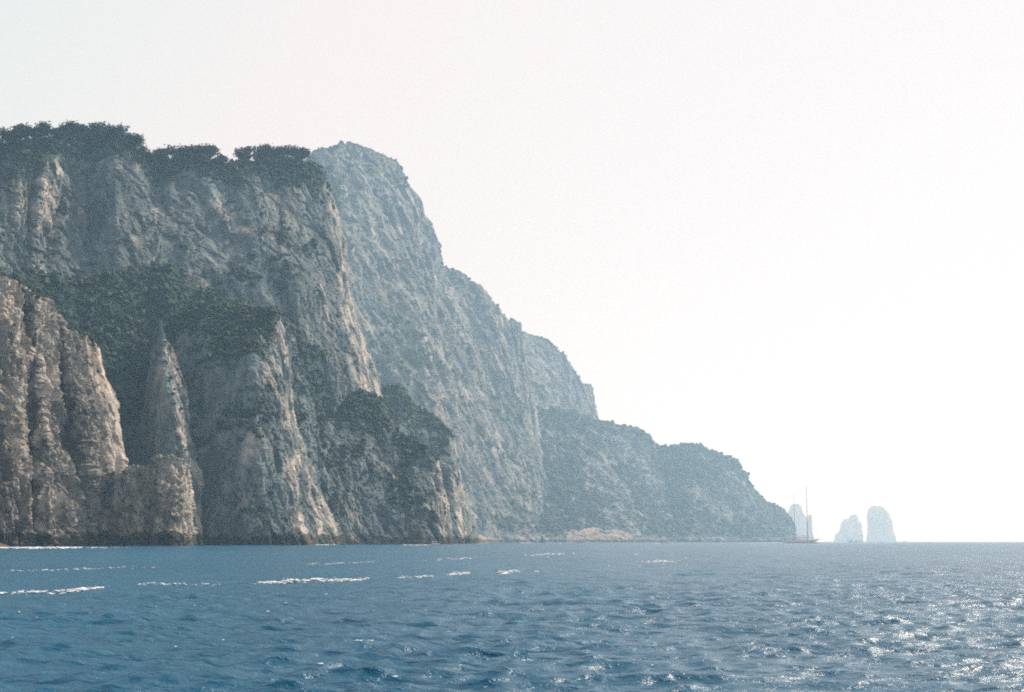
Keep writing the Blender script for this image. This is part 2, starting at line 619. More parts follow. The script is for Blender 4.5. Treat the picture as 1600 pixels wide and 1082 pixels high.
# pinnacle in the gully
cliff('rock_pinnacle', [
    [(212, 690, 1330), (200, N_, 1320)],
    [(224, 640, 1312), (218, 720, 1300), (212, N_, 1290)],
    [(239, 556, 1300), (233, 640, 1290), (230, N_, 1270)],
    [(250, 498, 1290), (250, 600, 1275), (255, 720, 1260), (258, N_, 1250)],
    [(255, 530, 1288), (258, 582, 1280), (272, 625, 1272), (280, 670, 1266), (288, 715, 1258), (294, N_, 1252)],
    [(267, 545, 1350), (290, 612, 1340), (304, 690, 1320), (318, 750, 1310), (330, N_, 1300)],
    [(266, 590, 1400), (310, 720, 1390), (330, N_, 1380)]],
    M_ROCK, 'slender grey rock pinnacle rising from the green gully', nose=(4,), chunk=1.3, seed=5, amp=0.30, scale=0.45, veg=-0.12, back=(10, -14), back2=(80, -120), coarse=(5,))

# tall spur in the middle foreground
cliff('cliff_spur', [
    [(270, 500, 1440), (285, 640, 1350), (300, N_, 1300)],
    [(292, 486, 1425), (300, 640, 1330), (318, N_, 1276)],
    [(325, 474, 1420), (325, 580, 1350), (330, 700, 1310), (338, N_, 1266)],
    [(365, 480, 1415), (365, 560, 1350), (368, 700, 1300), (378, N_, 1262)],
    [(402, 486, 1408), (398, 555, 1350), (402, 700, 1305), (425, N_, 1268)],
    [(423, 484, 1398), (432, 545, 1385), (441, 610, 1372), (447, 670, 1360), (456, 730, 1340), (466, 800, 1318), (472, N_, 1295)],
    [(429, 487, 1440), (440, 545, 1440), (450, 610, 1432), (454, 668, 1428), (470, 702, 1424), (484, 748, 1412), (504, 798, 1395), (522, 822, 1385), (536, N_, 1370)],
    [(427, 500, 1600), (445, 600, 1590), (480, 745, 1570), (520, 825, 1560), (534, N_, 1550)]],
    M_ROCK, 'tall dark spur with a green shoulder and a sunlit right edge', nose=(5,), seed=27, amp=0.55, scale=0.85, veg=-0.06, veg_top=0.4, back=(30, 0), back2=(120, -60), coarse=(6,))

# the great wall below the pine wood
cliff('great_cliff', [
    [(-120, 215, 1500), (-110, 420, 1440), (-100, 580, 1380)],
    [(-50, 226, 1530), (-45, 420, 1470), (-40, 580, 1410)],
    [(0, 224, 1550), (0, 330, 1515), (5, 440, 1480), (10, 580, 1430)],
    [(50, 218, 1560), (45, 330, 1525), (50, 440, 1490), (60, 580, 1440)],
    [(92, 214, 1580), (92, 300, 1550), (95, 440, 1500), (100, 580, 1450)],
    [(140, 212, 1620), (135, 300, 1585), (140, 440, 1520), (145, 580, 1470)],
    [(180, 222, 1605), (180, 300, 1560), (185, 440, 1525), (190, 580, 1480)],
    [(238, 253, 1625), (235, 320, 1595), (240, 440, 1550), (240, 580, 1500)],
    [(300, 250, 1630), (300, 440, 1565), (300, 580, 1520)],
    [(345, 256, 1640), (348, 440, 1580), (350, 580, 1540)],
    [(400, 252, 1650), (402, 440, 1590), (410, 580, 1555)],
    [(450, 248, 1660), (455, 440, 1605), (465, 600, 1580), (470, N_, 1560)],
    [(476, 256, 1668), (492, 420, 1628), (508, 560, 1605), (520, N_, 1585)],
    [(488, 262, 1676), (505, 310, 1672), (520, 370, 1664), (526, 430, 1658), (528, 492, 1648), (545, 545, 1636), (560, 600, 1626), (580, N_, 1605)],
    [(494, 262, 1740), (514, 310, 1745), (532, 372, 1745), (539, 436, 1742), (546, 490, 1738), (564, 535, 1730), (586, 590, 1722), (594, 625, 1718), (610, N_, 1690)],
    [(490, 285, 1960), (528, 400, 1960), (560, 560, 1950), (585, N_, 1940)]],
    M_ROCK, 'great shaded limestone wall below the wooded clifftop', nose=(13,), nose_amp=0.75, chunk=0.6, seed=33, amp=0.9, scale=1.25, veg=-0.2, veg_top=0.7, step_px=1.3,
    back=(70, 6), back2=(260, -30), coarse=(0, 14))

# broken buttress between the pale cliff and the clifftop wood
cliff('cliff_buttress', [
    [(-140, 235, 1400), (-140, 420, 1380), (-140, 600, 1320)],
    [(-60, 238, 1430), (-60, 420, 1400), (-60, 600, 1340)],
    [(-8, 246, 1450), (-8, 420, 1420), (-5, 600, 1360)],
    [(20, 256, 1452), (24, 310, 1446), (14, 380, 1440), (30, 600, 1370)],
    [(48, 262, 1472), (50, 320, 1474), (34, 390, 1450), (48, 600, 1390)],
    [(66, 250, 1478), (60, 320, 1462), (52, 390, 1455), (70, 600, 1395)],
    [(86, 242, 1505), (97, 284, 1508), (84, 330, 1490), (60, 372, 1468), (66, 420, 1452), (94, 475, 1440), (100, 600, 1410)],
    [(70, 256, 1600), (76, 330, 1580), (50, 400, 1560), (70, 600, 1500)]],
    M_ROCK, 'broken buttress with pale pink patches above the pale left cliff', nose=(5,), seed=37, amp=0.7, scale=0.8, veg=0.0, veg_top=0.3, back=(24, -8), back2=(120, -20), coarse=(0, 6))

# lower spur at its foot, two noses
cliff('lower_spur', [
    [(430, 640, 1490), (440, N_, 1440)],
    [(455, 610, 1500), (455, N_, 1440)],
    [(471, 600, 1515), (472, 700, 1475), (474, N_, 1445)],
    [(492, 650, 1540), (497, 730, 1500), (500, N_, 1465)],
    [(520, 655, 1570), (530, 740, 1520), (538, N_, 1480)],
    [(560, 612, 1600), (568, 700, 1550), (575, N_, 1500)],
    [(588, 622, 1606), (598, 720, 1560), (606, N_, 1508)],
    [(617, 675, 1600), (628, 750, 1562), (640, N_, 1516)],
    [(650, 692, 1594), (656, 760, 1562), (664, N_, 1520)],
    [(672, 712, 1590), (678, 755, 1578), (682, 800, 1562), (686, N_, 1538)],
    [(678, 718, 1640), (685, 755, 1634), (693, 792, 1626), (702, N_, 1610)],
    [(674, 730, 1800), (688, 790, 1790), (700, N_, 1780)]],
    M_ROCK, 'broad dark spur at the water with the small motorboat before it', nose=(9,), seed=41, amp=0.6, scale=0.9, veg=-0.1, veg_top=0.1, back=(30, -6), back2=(130, -60), coarse=(10,))
cliff('lower_spur', [
    [(560, 620, 1790), (575, N_, 1660)],
    [(592, 605, 1785), (602, 720, 1730), (610, N_, 1670)],
    [(622, 604, 1785), (632, 720, 1735), (640, N_, 1675)],
    [(653, 636, 1782), (664, 740, 1735), (672, N_, 1680)],
    [(682, 650, 1778), (690, 740, 1738), (698, N_, 1686)],
    [(698, 678, 1772), (706, 730, 1750), (713, 790, 1725), (718, N_, 1700)],
    [(704, 684, 1835), (713, 730, 1825), (726, 792, 1808), (735, N_, 1790)],
    [(700, 700, 1990), (720, 780, 1980), (732, N_, 1970)]],
    M_ROCK, 'rounded spur with a bushy top behind the broad dark spur', nose=(5,), seed=47, amp=0.5, scale=0.9, veg=-0.06, veg_top=0.3, back=(30, -6), back2=(140, -60), coarse=(6,))

# highest wall, bare summit
cliff('summit_cliff', [
    [(440, 275, 2190), (470, N_, 1990)],
    [(475, 256, 2200), (490, 420, 2120), (510, N_, 2000)],
    [(500, 238, 2210), (515, 420, 2140), (540, N_, 2005)],
    [(522, 228, 2225), (540, 420, 2150), (570, N_, 2012)],
    [(545, 222, 2240), (565, 420, 2165), (600, N_, 2020)],
    [(582, 235, 2260), (600, 420, 2190), (630, 620, 2110), (650, N_, 2040)],
    [(612, 255, 2280), (630, 420, 2215), (660, 620, 2130), (690, N_, 2060)],
    [(632, 274, 2295), (650, 420, 2240), (685, 620, 2160), (715, N_, 2080)],
    [(648, 304, 2330), (664, 420, 2300), (705, 620, 2230), (738, N_, 2100)],
    [(668, 345, 2360), (690, 500, 2310), (725, 640, 2240), (758, N_, 2125)],
    [(690, 413, 2385), (712, 520, 2335), (745, 650, 2270), (780, N_, 2150)],
    [(722, 430, 2400), (738, 560, 2345), (770, 700, 2270), (802, N_, 2165)],
    [(760, 460, 2415), (772, 600, 2360), (795, 720, 2290), (824, N_, 2180)],
    [(793, 500, 2430), (798, 560, 2420), (808, 620, 2405), (818, 700, 2370), (830, 770, 2320), (846, N_, 2215)],
    [(803, 506, 2500), (814, 560, 2505), (826, 620, 2498), (838, 700, 2478), (856, 770, 2445), (884, N_, 2330)],
    [(800, 530, 2800), (830, 640, 2790), (860, 770, 2760), (884, N_, 2700)]],
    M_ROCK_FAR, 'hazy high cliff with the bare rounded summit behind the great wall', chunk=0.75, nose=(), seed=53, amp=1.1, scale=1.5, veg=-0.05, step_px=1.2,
    back=(120, -6), back2=(400, -120), coarse=(0, 14))

# farthest shoulder of the cliff
cliff('far_shoulder', [
    [(750, 500, 2570), (780, 720, 2420)],
    [(800, 508, 2650), (815, 720, 2490)],
    [(830, 521, 2670), (845, 720, 2510)],
    [(858, 536, 2690), (870, 720, 2530)],
    [(890, 566, 2710), (898, 640, 2690), (905, 720, 2560)],
    [(912, 598, 2720), (918, 650, 2710), (925, 720, 2590)],
    [(918, 604, 2830), (928, 655, 2830), (945, 720, 2750)],
    [(912, 625, 3070), (925, 670, 3070), (945, 720, 3020)]],
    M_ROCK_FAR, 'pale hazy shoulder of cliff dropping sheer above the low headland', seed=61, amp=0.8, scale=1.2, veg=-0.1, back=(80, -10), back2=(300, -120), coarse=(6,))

# long low green headland
cliff('low_headland', [
    [(800, 665, 2520), (850, N_, 2290)],
    [(835, 640, 2560), (850, 720, 2490), (880, N_, 2330)],
    [(870, 640, 2590), (885, 720, 2520), (915, N_, 2350)],
    [(905, 648, 2620), (925, 740, 2530), (955, N_, 2370)],
    [(932, 656, 2640), (945, 740, 2560), (984, N_, 2395)],
    [(962, 662, 2690), (975, 760, 2600), (1010, N_, 2470)],
    [(1000, 673, 2700), (1010, 760, 2630), (1035, N_, 2500)],
    [(1028, 698, 2715), (1040, 780, 2650), (1062, N_, 2530)],
    [(1058, 698, 2735), (1085, N_, 2560)],
    [(1086, 695, 2755), (1105, N_, 2580)],
    [(1110, 706, 2770), (1130, N_, 2600)],
    [(1148, 720, 2790), (1155, 780, 2730), (1165, N_, 2640)],
    [(1160, 746, 2810), (1176, 790, 2780), (1198, N_, 2680)],
    [(1188, 782, 2850), (1200, 810, 2820), (1220, N_, 2730)],
    [(1218, 796, 2870), (1226, 815, 2840), (1234, N_, 2760)],
    [(1232, 818, 2890), (1240, N_, 2790)],
    [(1233, 830, 3050), (1240, N_, 3000)]],
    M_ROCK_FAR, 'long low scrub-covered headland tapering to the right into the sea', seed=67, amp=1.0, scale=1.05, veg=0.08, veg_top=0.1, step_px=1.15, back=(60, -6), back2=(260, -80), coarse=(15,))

# pale slip at the shore
cliff('shore_apron', [
    [(835, 842, 2300), (835, N_, 2270)],
    [(856, 835, 2330), (858, N_, 2275)],
    [(868, 839, 2332), (872, N_, 2278)],
    [(890, 836, 2335), (892, N_, 2285)],
    [(910, 838, 2345), (912, N_, 2298)],
    [(928, 834, 2360), (935, N_, 2310)],
    [(945, 838, 2370), (950, N_, 2320)],
    [(970, 838, 2380), (975, N_, 2335)],
    [(988, 843, 2390), (992, N_, 2350)]],
    M_SCREE, 'bare pale rock apron on the shore at the foot of the hazy cliff', seed=71, amp=0.7, scale=0.6, veg=-0.8, back=(60, 10), back2=(30, -40))
# small dark rock beside the rounded spur and pale ledge
cliff('shore_rock', [
    [(728, 845, 1700), (728, N_, 1690)], [(734, 832, 1702), (734, N_, 1688)], [(740, 828, 1706), (742, N_, 1690)], [(746, 840, 1720), (748, N_, 1705)], [(746, 846, 1760), (748, N_, 1750)]],
    M_ROCK, 'small dark rock at the water below the rounded spur', seed=73, amp=0.12, scale=0.3, veg=-0.6, back=(14, -2), back2=(30, -30))
cliff('shore_apron', [
    [(738, 846, 1990), (740, N_, 1980)], [(748, 837, 2000), (748, N_, 1984)], [(760, 842, 2010), (762, N_, 1990)], [(780, 845, 2030), (782, N_, 2010)]],
    M_SCREE, 'short pale ledge at the water right of the small dark rock', seed=74, amp=0.12, scale=0.3, veg=-0.8, back=(30, 2), back2=(30, -30))
cliff('shore_rock', [
    [(-60, 850, 560), (-60, N_, 550)], [(-20, 846, 560), (-20, N_, 548)], [(0, 849, 562), (2, N_, 548)], [(9, 852, 566), (13, N_, 552)], [(16, 857, 575), (20, N_, 560)], [(14, 859, 600), (18, N_, 600)]],
    M_SCREE, 'low pale rock with surf at the left edge of the photo', seed=77, amp=0.07, scale=0.2, veg=-0.8, back=(10, -1), back2=(20, -12))


# ------------------------------------------------------------------ sea stacks
def stack(prof, Y, label, seed, depth=0.8, amp=0.42, scale=0.5):
    """prof: rows of (py, px_left, px_right) from top to water"""
    rowsP = []
    for py, a, b in prof:
        if py is None:
            A, B = at_z(a, Y), at_z(b, Y)
        else:
            A, B = at(a, py, Y), at(b, py, Y)
        rowsP.append(((A[0] + B[0]) / 2, (B[0] - A[0]) / 2, A[2]))
    k_ = dist(Y) / Y
    Y, amp, scale = dist(Y), amp * k_, scale * k_
    rowsP = np.array(rowsP[::-1])
    R, C = 90, 150
    z = np.linspace(rowsP[0, 2], rowsP[-1, 2], R)
    cx = np.interp(z, rowsP[:, 2], rowsP[:, 0])
    hw = np.interp(z, rowsP[:, 2], rowsP[:, 1])
    th = np.linspace(0, 2 * math.pi, C, endpoint=False)
    G = np.zeros((R + 5, C, 3))
    G[:R, :, 0] = cx[:, None] + hw[:, None] * np.cos(th)
    G[:R, :, 1] = Y + depth * (hw[:, None] * 0.85 + 4) * np.sin(th)
    G[:R, :, 2] = z[:, None]
    for k in range(5):
        s = 1 - (k + 1) / 5
        G[R + k, :, 0] = cx[-1] + (G[R - 1, :, 0] - cx[-1]) * s
        G[R + k, :, 1] = Y + (G[R - 1, :, 1] - Y) * s
        G[R + k, :, 2] = z[-1] + 1.0 * (1 - s)
    N = grid_normals(G, True)
    P = G.reshape(-1, 3)
    d = rock_relief(P, amp, scale, seed)
    Nh = N.reshape(-1, 3)
    Nh[:, 2] *= 0.3
    P2 = P + Nh * d[:, None]
    me = mesh_np('sea_stack', P2, grid_faces(R + 5, C, True))
    nz = blur(grid_normals(P2.reshape(G.shape), True), 1)[:, :, 2].ravel()
    a = me.attributes.new('veg', 'FLOAT', 'POINT')
    a.data.foreach_set('value', (0.8 * sstep(0.5, 0.9, nz + 0.6 * fbm(P / 12, 3, seed))).astype(np.float32))
    o = link('sea_stack', me, M_STACK)
    tag(o, label, 'sea stack', 'sea stacks off the headland')
    return o


stack([(788, 1240, 1246), (792, 1236, 1251), (800, 1232, 1253), (812, 1228, 1259), (818, 1226, 1261), (835, 1224, 1266), (843, 1222, 1270), (None, 1220, 1276)], 3900,
      'pale sea stack behind the two-masted yacht', 81)
stack([(805, 1263, 1267), (812, 1262.4, 1268), (830, 1261, 1269), (842, 1259, 1272), (None, 1258, 1276)], 3700, 'thin rock needle beside the main mast of the yacht', 83, 1.0, 0.1, 0.3)
stack([(805, 1329, 1337), (811, 1326, 1339), (813, 1318, 1340), (818, 1315, 1344), (832, 1312, 1346), (835, 1307, 1347), (None, 1303, 1347)], 4150,
      'squat middle sea stack with a stepped left side', 85)
stack([(791.5, 1364, 1376), (796, 1359, 1381), (803, 1357, 1387), (812, 1355.5, 1390), (828, 1354.5, 1395), (None, 1354, 1399)], 4000,
      'tall rounded sea stack standing farthest right', 88)

# ------------------------------------------------------------------ scrub masses
scrub('dark wooded gully slope between the pale cliff and the tall spur', 5200, 1.0, 4.2, 'dense green scrub filling the gully', 1)
scrub('great shaded limestone wall below the wooded clifftop', 5200, 0.8, 3.4, 'dark shrubs on the ledges of the great shaded wall', 2)
scrub('tall dark spur with a green shoulder and a sunlit right edge', 2400, 0.8, 3.2, 'green shrubs on the shoulder of the tall spur', 3)
scrub('pale sunlit limestone cliff at the left edge of the photo', 600, 0.6, 2.0, 'scattered shrubs on the pale left cliff', 4)
scrub('narrow pointed rock rib just right of the pale left cliff', 500, 0.6, 2.2, 'shrubs on the narrow rock rib', 5)
scrub('slender grey rock pinnacle rising from the green gully', 350, 0.6, 2.2, 'shrubs clinging to the slender pinnacle', 6)
scrub('broad dark spur at the water with the small motorboat before it', 3000, 0.9, 3.4, 'dark scrub over the broad spur', 7)
scrub('rounded spur with a bushy top behind the broad dark spur', 1500, 0.9, 3.4, 'bushy scrub on the rounded spur', 8)
scrub('hazy high cliff with the bare rounded summit behind the great wall', 2200, 1.0, 3.8, 'hazy scrub on the high summit cliff', 9)
scrub('pale hazy shoulder of cliff dropping sheer above the low headland', 700, 1.2, 4.0, 'scrub along the far shoulder crest', 10)
scrub('long low scrub-covered headland tapering to the right into the sea', 7000, 1.2, 4.6, 'grey green scrub covering the low headland', 11)


# ------------------------------------------------------------------ pines of the clifftop
def pine_meshes(k):
    rng = np.random.default_rng(100 + k)
    H = 1.0
    # trunk with three limbs
    vs, fs = [], []

    def tube(p, q, r0, r1):
        p, q = np.array(p), np.array(q)
        a = q - p
        a = a / np.linalg.norm(a)
        u = np.cross(a, (0.3, 0.9, 0.1)); u /= np.linalg.norm(u)
        w = np.cross(a, u)
        b = len(vs)
        for c, r in ((p, r0), (q, r1)):
            for i in range(6):
                an = i * math.pi / 3
                vs.append(c + r * (math.cos(an) * u + math.sin(an) * w))
        for i in range(6):
            j = (i + 1) % 6
            fs.append((b + i, b + j, b + 6 + j, b + 6 + i))
    bend = rng.normal(0, 0.05, 2)
    mid = (bend[0], bend[1], 0.42)
    top = (bend[0] * 1.6, bend[1] * 1.6, 0.82)
    tube((0, 0, -0.15), mid, 0.034, 0.025)
    tube(mid, top, 0.025, 0.010)
    limbs = []
    for i in range(4):
        an = rng.uniform(0, 6.28)
        z = rng.uniform(0.42, 0.66)
        e = (mid[0] + math.cos(an) * 0.26, mid[1] + math.sin(an) * 0.26, z + 0.14)
        tube((mid[0], mid[1], z - 0.02), e, 0.013, 0.006)
        limbs.append(e)
    trunk = mesh_np('trunk', np.array(vs), np.array(fs))
    trunk.materials.append(M_BARK)
    # crown: needle clumps on the limbs and about the top
    heads = [np.array(e) for e in limbs] + [np.array(top)] * 2 + [np.array(top) + rng.normal(0, 0.12, 3) * (1, 1, 0.5) for _ in range(3)]
    cv, cf = [], []
    wide = rng.uniform(0.11, 0.18)
    flat = rng.uniform(0.6, 1.0)
    for h in heads:
        n = rng.integers(22, 32)
        for _ in range(n):
            c = h + rng.normal(0, wide, 3) * (1, 1, flat)
            c[2] = min(max(c[2], 0.22), 1.05)
            b = len(cv)
            s = rng.uniform(0.055, 0.105)
            pts = rng.normal(0, 1, (4, 3))
            pts /= np.linalg.norm(pts, axis=1, keepdims=True)
            for p in pts:
                cv.append(c + p * s * (1.2, 1.2, 0.8))
            cf += [(b, b + 1, b + 2), (b, b + 2, b + 3), (b, b + 3, b + 1), (b + 1, b + 3, b + 2)]
    crown = mesh_np('crown', np.array(cv), np.array(cf))
    crown.materials.append(M_PINE)
    return trunk, crown


PINES = [pine_meshes(k) for k in range(9)]


def pine(loc, h, label, group, k, rot):
    root = link('pine_tree', None)
    root.location = loc
    root.rotation_euler = (0, 0, rot)
    root.scale = (h * random.uniform(0.95, 1.25), h * random.uniform(0.95, 1.25), h)
    tag(root, label, 'tree', group)
    link('trunk', PINES[k][0], None, root)
    link('crown', PINES[k][1], None, root)


def crest_pines():
    B = BODIES['great shaded limestone wall below the wooded clifftop']
    G, R = B['G'], B['R']
    cx = 800 + F_PX * G[R - 1, :, 0] / G[R - 1, :, 1] * 0.97
    secs = [(-60, 28, 34, 'in the clifftop wood at the left edge of the photo', 'clifftop pines at the left edge'),
            (28, 160, 82, 'in the clifftop wood above the pink-patched buttress', 'clifftop pines above the pink patch'),
            (160, 240, 50, 'in the clifftop wood just left of the dip in the skyline', 'clifftop pines on the sloping skyline'),
            (240, 350, 62, 'in the clifftop wood just right of the dip in the skyline', 'clifftop pines right of the dip'),
            (350, 474, 62, 'in the clifftop wood nearest the bare summit', 'clifftop pines nearest the summit')]
    for a, b, n, lab, grp in secs:
        for i in range(n):
            x = random.uniform(a, b)
            c = int(np.argmin(np.abs(cx - x)))
            u = random.random()
            if u < 0.55:
                r = R - 1 + random.randint(0, 5)
            elif u < 0.85:
                r = R - random.randint(2, 16)
            else:
                r = R - random.randint(8, 34)
            p = G[r, c]
            h = (random.uniform(8.5, 17.0) if r > R - 3 else random.uniform(5.5, 12)) * B['k']
            if 240 < x < 330 and r >= R - 1: h *= 1.12
            if 330 < x < 372: h *= 0.8
            top = r >= R - 1
            pine((p[0], p[1], p[2] - 0.4), h, ('skyline pine ' if top else 'pine below the skyline ') + lab, grp + (' on the skyline' if top else ' below the skyline'), random.randrange(9), random.uniform(0, 6.28))


crest_pines()

# ------------------------------------------------------------------ sea
NW = 84
_wr = np.random.default_rng(5)
NW2 = 26
W_L = 0.065 * (1.9 / 0.065) ** _wr.random(NW)
W_L = np.concatenate([W_L, 1.2 * (5.0 / 1.2) ** _wr.random(NW2)])
W_DIR = math.radians(-70) + _wr.normal(0, 0.62, NW + NW2)        # running towards the camera, a little to the right
W_K = 2 * math.pi / W_L
W_S = 0.058 * np.where(W_L > 0.6, (0.6 / W_L) ** 0.7, 1.0)  # slope of each wave
W_S[NW:] = 0.017
W_A = W_S / W_K
W_PH = _wr.uniform(0, 6.283, NW + NW2)
NW += NW2


def sea_wave(x, y, spacing):
    dx = np.zeros_like(x); dy = np.zeros_like(x); dz = np.zeros_like(x); lost = np.zeros_like(x)
    # gusts: rougher and calmer patches
    P = np.stack([x / 8.0, y / 20.0, np.zeros_like(x)], -1)
    gust = 1.0 + 0.75 * fbm(P, 2, 3)
    for i in range(NW):
        f = np.clip((W_L[i] / spacing - 1.5) / 2.5, 0, 1)
        g = gust if W_L[i] < 1.5 else 1.0
        lost += (W_S[i] ** 2) * 0.5 * (1 - f * f)
        if not f.any():
            continue
        cx, sy = math.cos(W_DIR[i]), math.sin(W_DIR[i])
        ph = W_K[i] * (x * cx + y * sy) + W_PH[i]
        s, c = np.sin(ph), np.cos(ph)
        A = W_A[i] * f * g
        dz += A * s
        dx += 0.9 * A * c * cx
        dy += 0.9 * A * c * sy
    return dx, dy, dz, np.sqrt(lost)


def sea_spacing(r):
    return r * np.interp(r, [30, 160], [0.0042, 0.0060])


def build_sea():
    r = [4.0]
    while r[-1] < 20000:
        k = r[-1]
        if k < 16: s = 1.2
        elif k < 700: s = k * float(np.interp(k, [30, 160], [0.0042, 0.0060]))
        else: s = 0.0060 * k * (1 + (k - 700) / 250)
        r.append(k + s)
    r = np.array(r)
    th = np.concatenate([np.linspace(-180, -32, 50)[:-1], np.linspace(-32, -23, 30)[:-1], np.linspace(-23, 23, 520), np.linspace(23, 32, 30)[1:], np.linspace(32, 180, 50)[1:]])
    th = np.radians(th)
    rr, tt = np.meshgrid(r, th, indexing='ij')
    x = (rr * np.sin(tt)).ravel(); y = (rr * np.cos(tt)).ravel()
    coarse = np.abs(tt.ravel()) > math.radians(23)
    sp = sea_spacing(rr.ravel())
    sp = np.where(coarse, np.maximum(sp, rr.ravel() * 0.05), sp)
    dx, dy, dz, lost = sea_wave(x, y, sp)
    P = np.stack([x + dx, y + dy, dz], -1)
    me = mesh_np('sea', P, grid_faces(len(r), len(th))[:, ::-1], True)
    a = me.attributes.new('lost', 'FLOAT', 'POINT')
    a.data.foreach_set('value', lost.astype(np.float32))
    m, n, l, b = new_mat('sea_water')
    geo = n.new('ShaderNodeNewGeometry').outputs['Position']
    c = ramp(n, l, noise_node(n, l, geo, 0.03, 3, 0.6, (1, 0.5, 1)), [(0.35, (0.001, 0.072, 0.138)), (0.65, (0.002, 0.094, 0.170))])
    l.new(c, b.inputs['Base Color'])
    b.inputs['IOR'].default_value = 1.333
    b.inputs['Specular IOR Level'].default_value = 0.36
    at_ = n.new('ShaderNodeAttribute')
    at_.attribute_name = 'lost'
    mr = n.new('ShaderNodeMapRange')
    mr.inputs['From Min'].default_value = 0.0
    mr.inputs['From Max'].default_value = 0.2
    mr.inputs['To Min'].default_value = 0.13
    mr.inputs['To Max'].default_value = 0.28
    l.new(at_.outputs['Fac'], mr.inputs['Value'])
    l.new(mr.outputs[0], b.inputs['Roughness'])
    b1 = n.new('ShaderNodeBump')
    b1.inputs['Strength'].default_value = 0.7
    b1.inputs['Distance'].default_value = 0.035
    l.new(noise_node(n, l, geo, 13.0, 4, 0.65, (0.75, 1.2, 1)), b1.inputs['Height'])
    b2 = n.new('ShaderNodeBump')
    b2.inputs['Strength'].default_value = 0.8
    b2.inputs['Distance'].default_value = 0.13
    l.new(noise_node(n, l, geo, 2.6, 4, 0.65, (0.65, 1.25, 1)), b2.inputs['Height'])
    l.new(b1.outputs['Normal'], b2.inputs['Normal'])
    b3 = n.new('ShaderNodeBump')
    b3.inputs['Strength'].default_value = 0.9
    b3.inputs['Distance'].default_value = 0.42
    l.new(noise_node(n, l, geo, 0.55, 4, 0.62, (0.7, 1.0, 1)), b3.inputs['Height'])
    l.new(b2.outputs['Normal'], b3.inputs['Normal'])
    l.new(b3.outputs['Normal'], b.inputs['Normal'])
    o = link('sea', me, m)
    tag(o, 'choppy deep blue sea stretching to the horizon', None, None, 'structure')
    return o


build_sea()

# ------------------------------------------------------------------ foam
M_FOAM = plain('foam', (0.82, 0.84, 0.85), 0.9, 0, 0.05, 3.0)


def sea_z(x, y):
    d = np.hypot(x, y)
    return sea_wave(x, y, sea_spacing(d))[2]


def foam(label, pts, width, count, rmin, rmax, lift=0.06, seed=0, patch=6.0, thr=0.0, squash=0.16):
    """a broken trail of foam on the water along pixels pts (px, py)"""
    rng = np.random.default_rng(900 + seed)
    W = []
    for p in pts:
        if len(p) == 3:                      # px, None, survey distance
            W.append(at_z(p[0], p[2], 0.0)[:2])
            continue
        v = (541.0 - p[1]) / F_PX
        d = -CAM_H / (SP + v * CP)
        W.append(((p[0] - 800) / F_PX * d, d * (CP - v * SP)))
    W = np.array(W)
    s = np.concatenate([[0], np.cumsum(np.hypot(*np.diff(W, axis=0).T))])
    u = rng.random(count * 4) * s[-1]
    x = np.interp(u, s, W[:, 0]) + rng.normal(0, width * 0.12, len(u))
    y = np.interp(u, s, W[:, 1]) + rng.normal(0, width, len(u))
    n = fbm(np.stack([x / patch, y / (patch * 2.5), np.zeros_like(x)], -1), 3, 50 + seed)
    keep = np.where(n > thr)[0][:count]
    x, y = x[keep], y[keep]
    stray = rng.random(len(x)) < 0.4             # flecks torn off the line
    y = np.where(stray, y + rng.normal(0, width * 2.5, len(x)), y)
    r = (rmin + (rmax - rmin) * rng.random(len(x)) ** 2) * np.where(stray, 0.55, 1.0)
    z = sea_z(x, y) + lift * rng.random(len(x))
    v, f = lumps(np.stack([x, y, z], -1), r, squash, 0.5)
    o = link('foam', mesh_np('foam', v, f), M_FOAM)
    tag(o, label, 'foam', None, 'stuff')


foam('broken white wake streak crossing the water at left', [(-30, 928), (60, 927), (105, 928), (150, 919)], 0.5, 330, 0.03, 0.13, 0.06, 1, 5.0, -0.12)
foam('thin broken wake line left of the bright crest', [(160, 917), (220, 915), (300, 914), (420, 915)], 0.35, 130, 0.03, 0.10, 0.05, 2, 5.0, 0.08)
foam('bright breaking wake crest in the middle of the water', [(412, 914), (470, 910), (500, 909), (570, 906)], 0.6, 420, 0.03, 0.15, 0.10, 3, 5.0, -0.15)
foam('wake foam trailing right of the bright crest', [(595, 905), (650, 903), (700, 899), (740, 895)], 0.8, 170, 0.04, 0.14, 0.08, 4, 6.0, 0.02)
foam('faint far end of the wake trail at right', [(780, 896), (860, 890), (930, 887), (1000, 882), (1080, 874)], 2.0, 260, 0.05, 0.2, 0.08, 5, 9.0, 0.02)
foam('upper dashed wake line across the left water', [(-10, 894), (130, 891), (200, 888), (280, 887), (380, 885), (480, 883), (580, 879)], 1.0, 200, 0.04, 0.15, 0.08, 6, 7.0, 0.06)
foam('thin wake patches below the rounded spur', [(680, 876), (750, 872), (880, 866), (1010, 866)], 4.0, 120, 0.08, 0.3, 0.1, 7, 14.0, 0.1)
foam('white surf around the low pale rock at left', [(-40, None, 545), (20, None, 542), (60, None, 555), (110, None, 560)], 5.0, 700, 0.25, 0.9, 0.35, 8, 16.0, -0.25)
foam('dotted surf line right of the low pale rock', [(60, None, 560), (150, None, 580), (250, None, 640)], 4.0, 160, 0.2, 0.6, 0.2, 9, 14.0, 0.05)
foam('small whitecap in the near water left of centre', [(556, 1006.5), (584, 1005.5)], 0.06, 26, 0.012, 0.04, 0.02, 10, 2.0, -0.6)
for k, (px, py) in enumerate([(318, 951), (418, 959), (270, 1070), (716, 1047), (128, 1034), (240, 1022), (1022, 1043), (1168, 944), (905, 990)]):
    foam('tiny white fleck of foam on the near waves', [(px - 4, py), (px + 4, py)], 0.03, 4, 0.008, 0.02, 0.02, 20 + k, 2.0, -2.0)
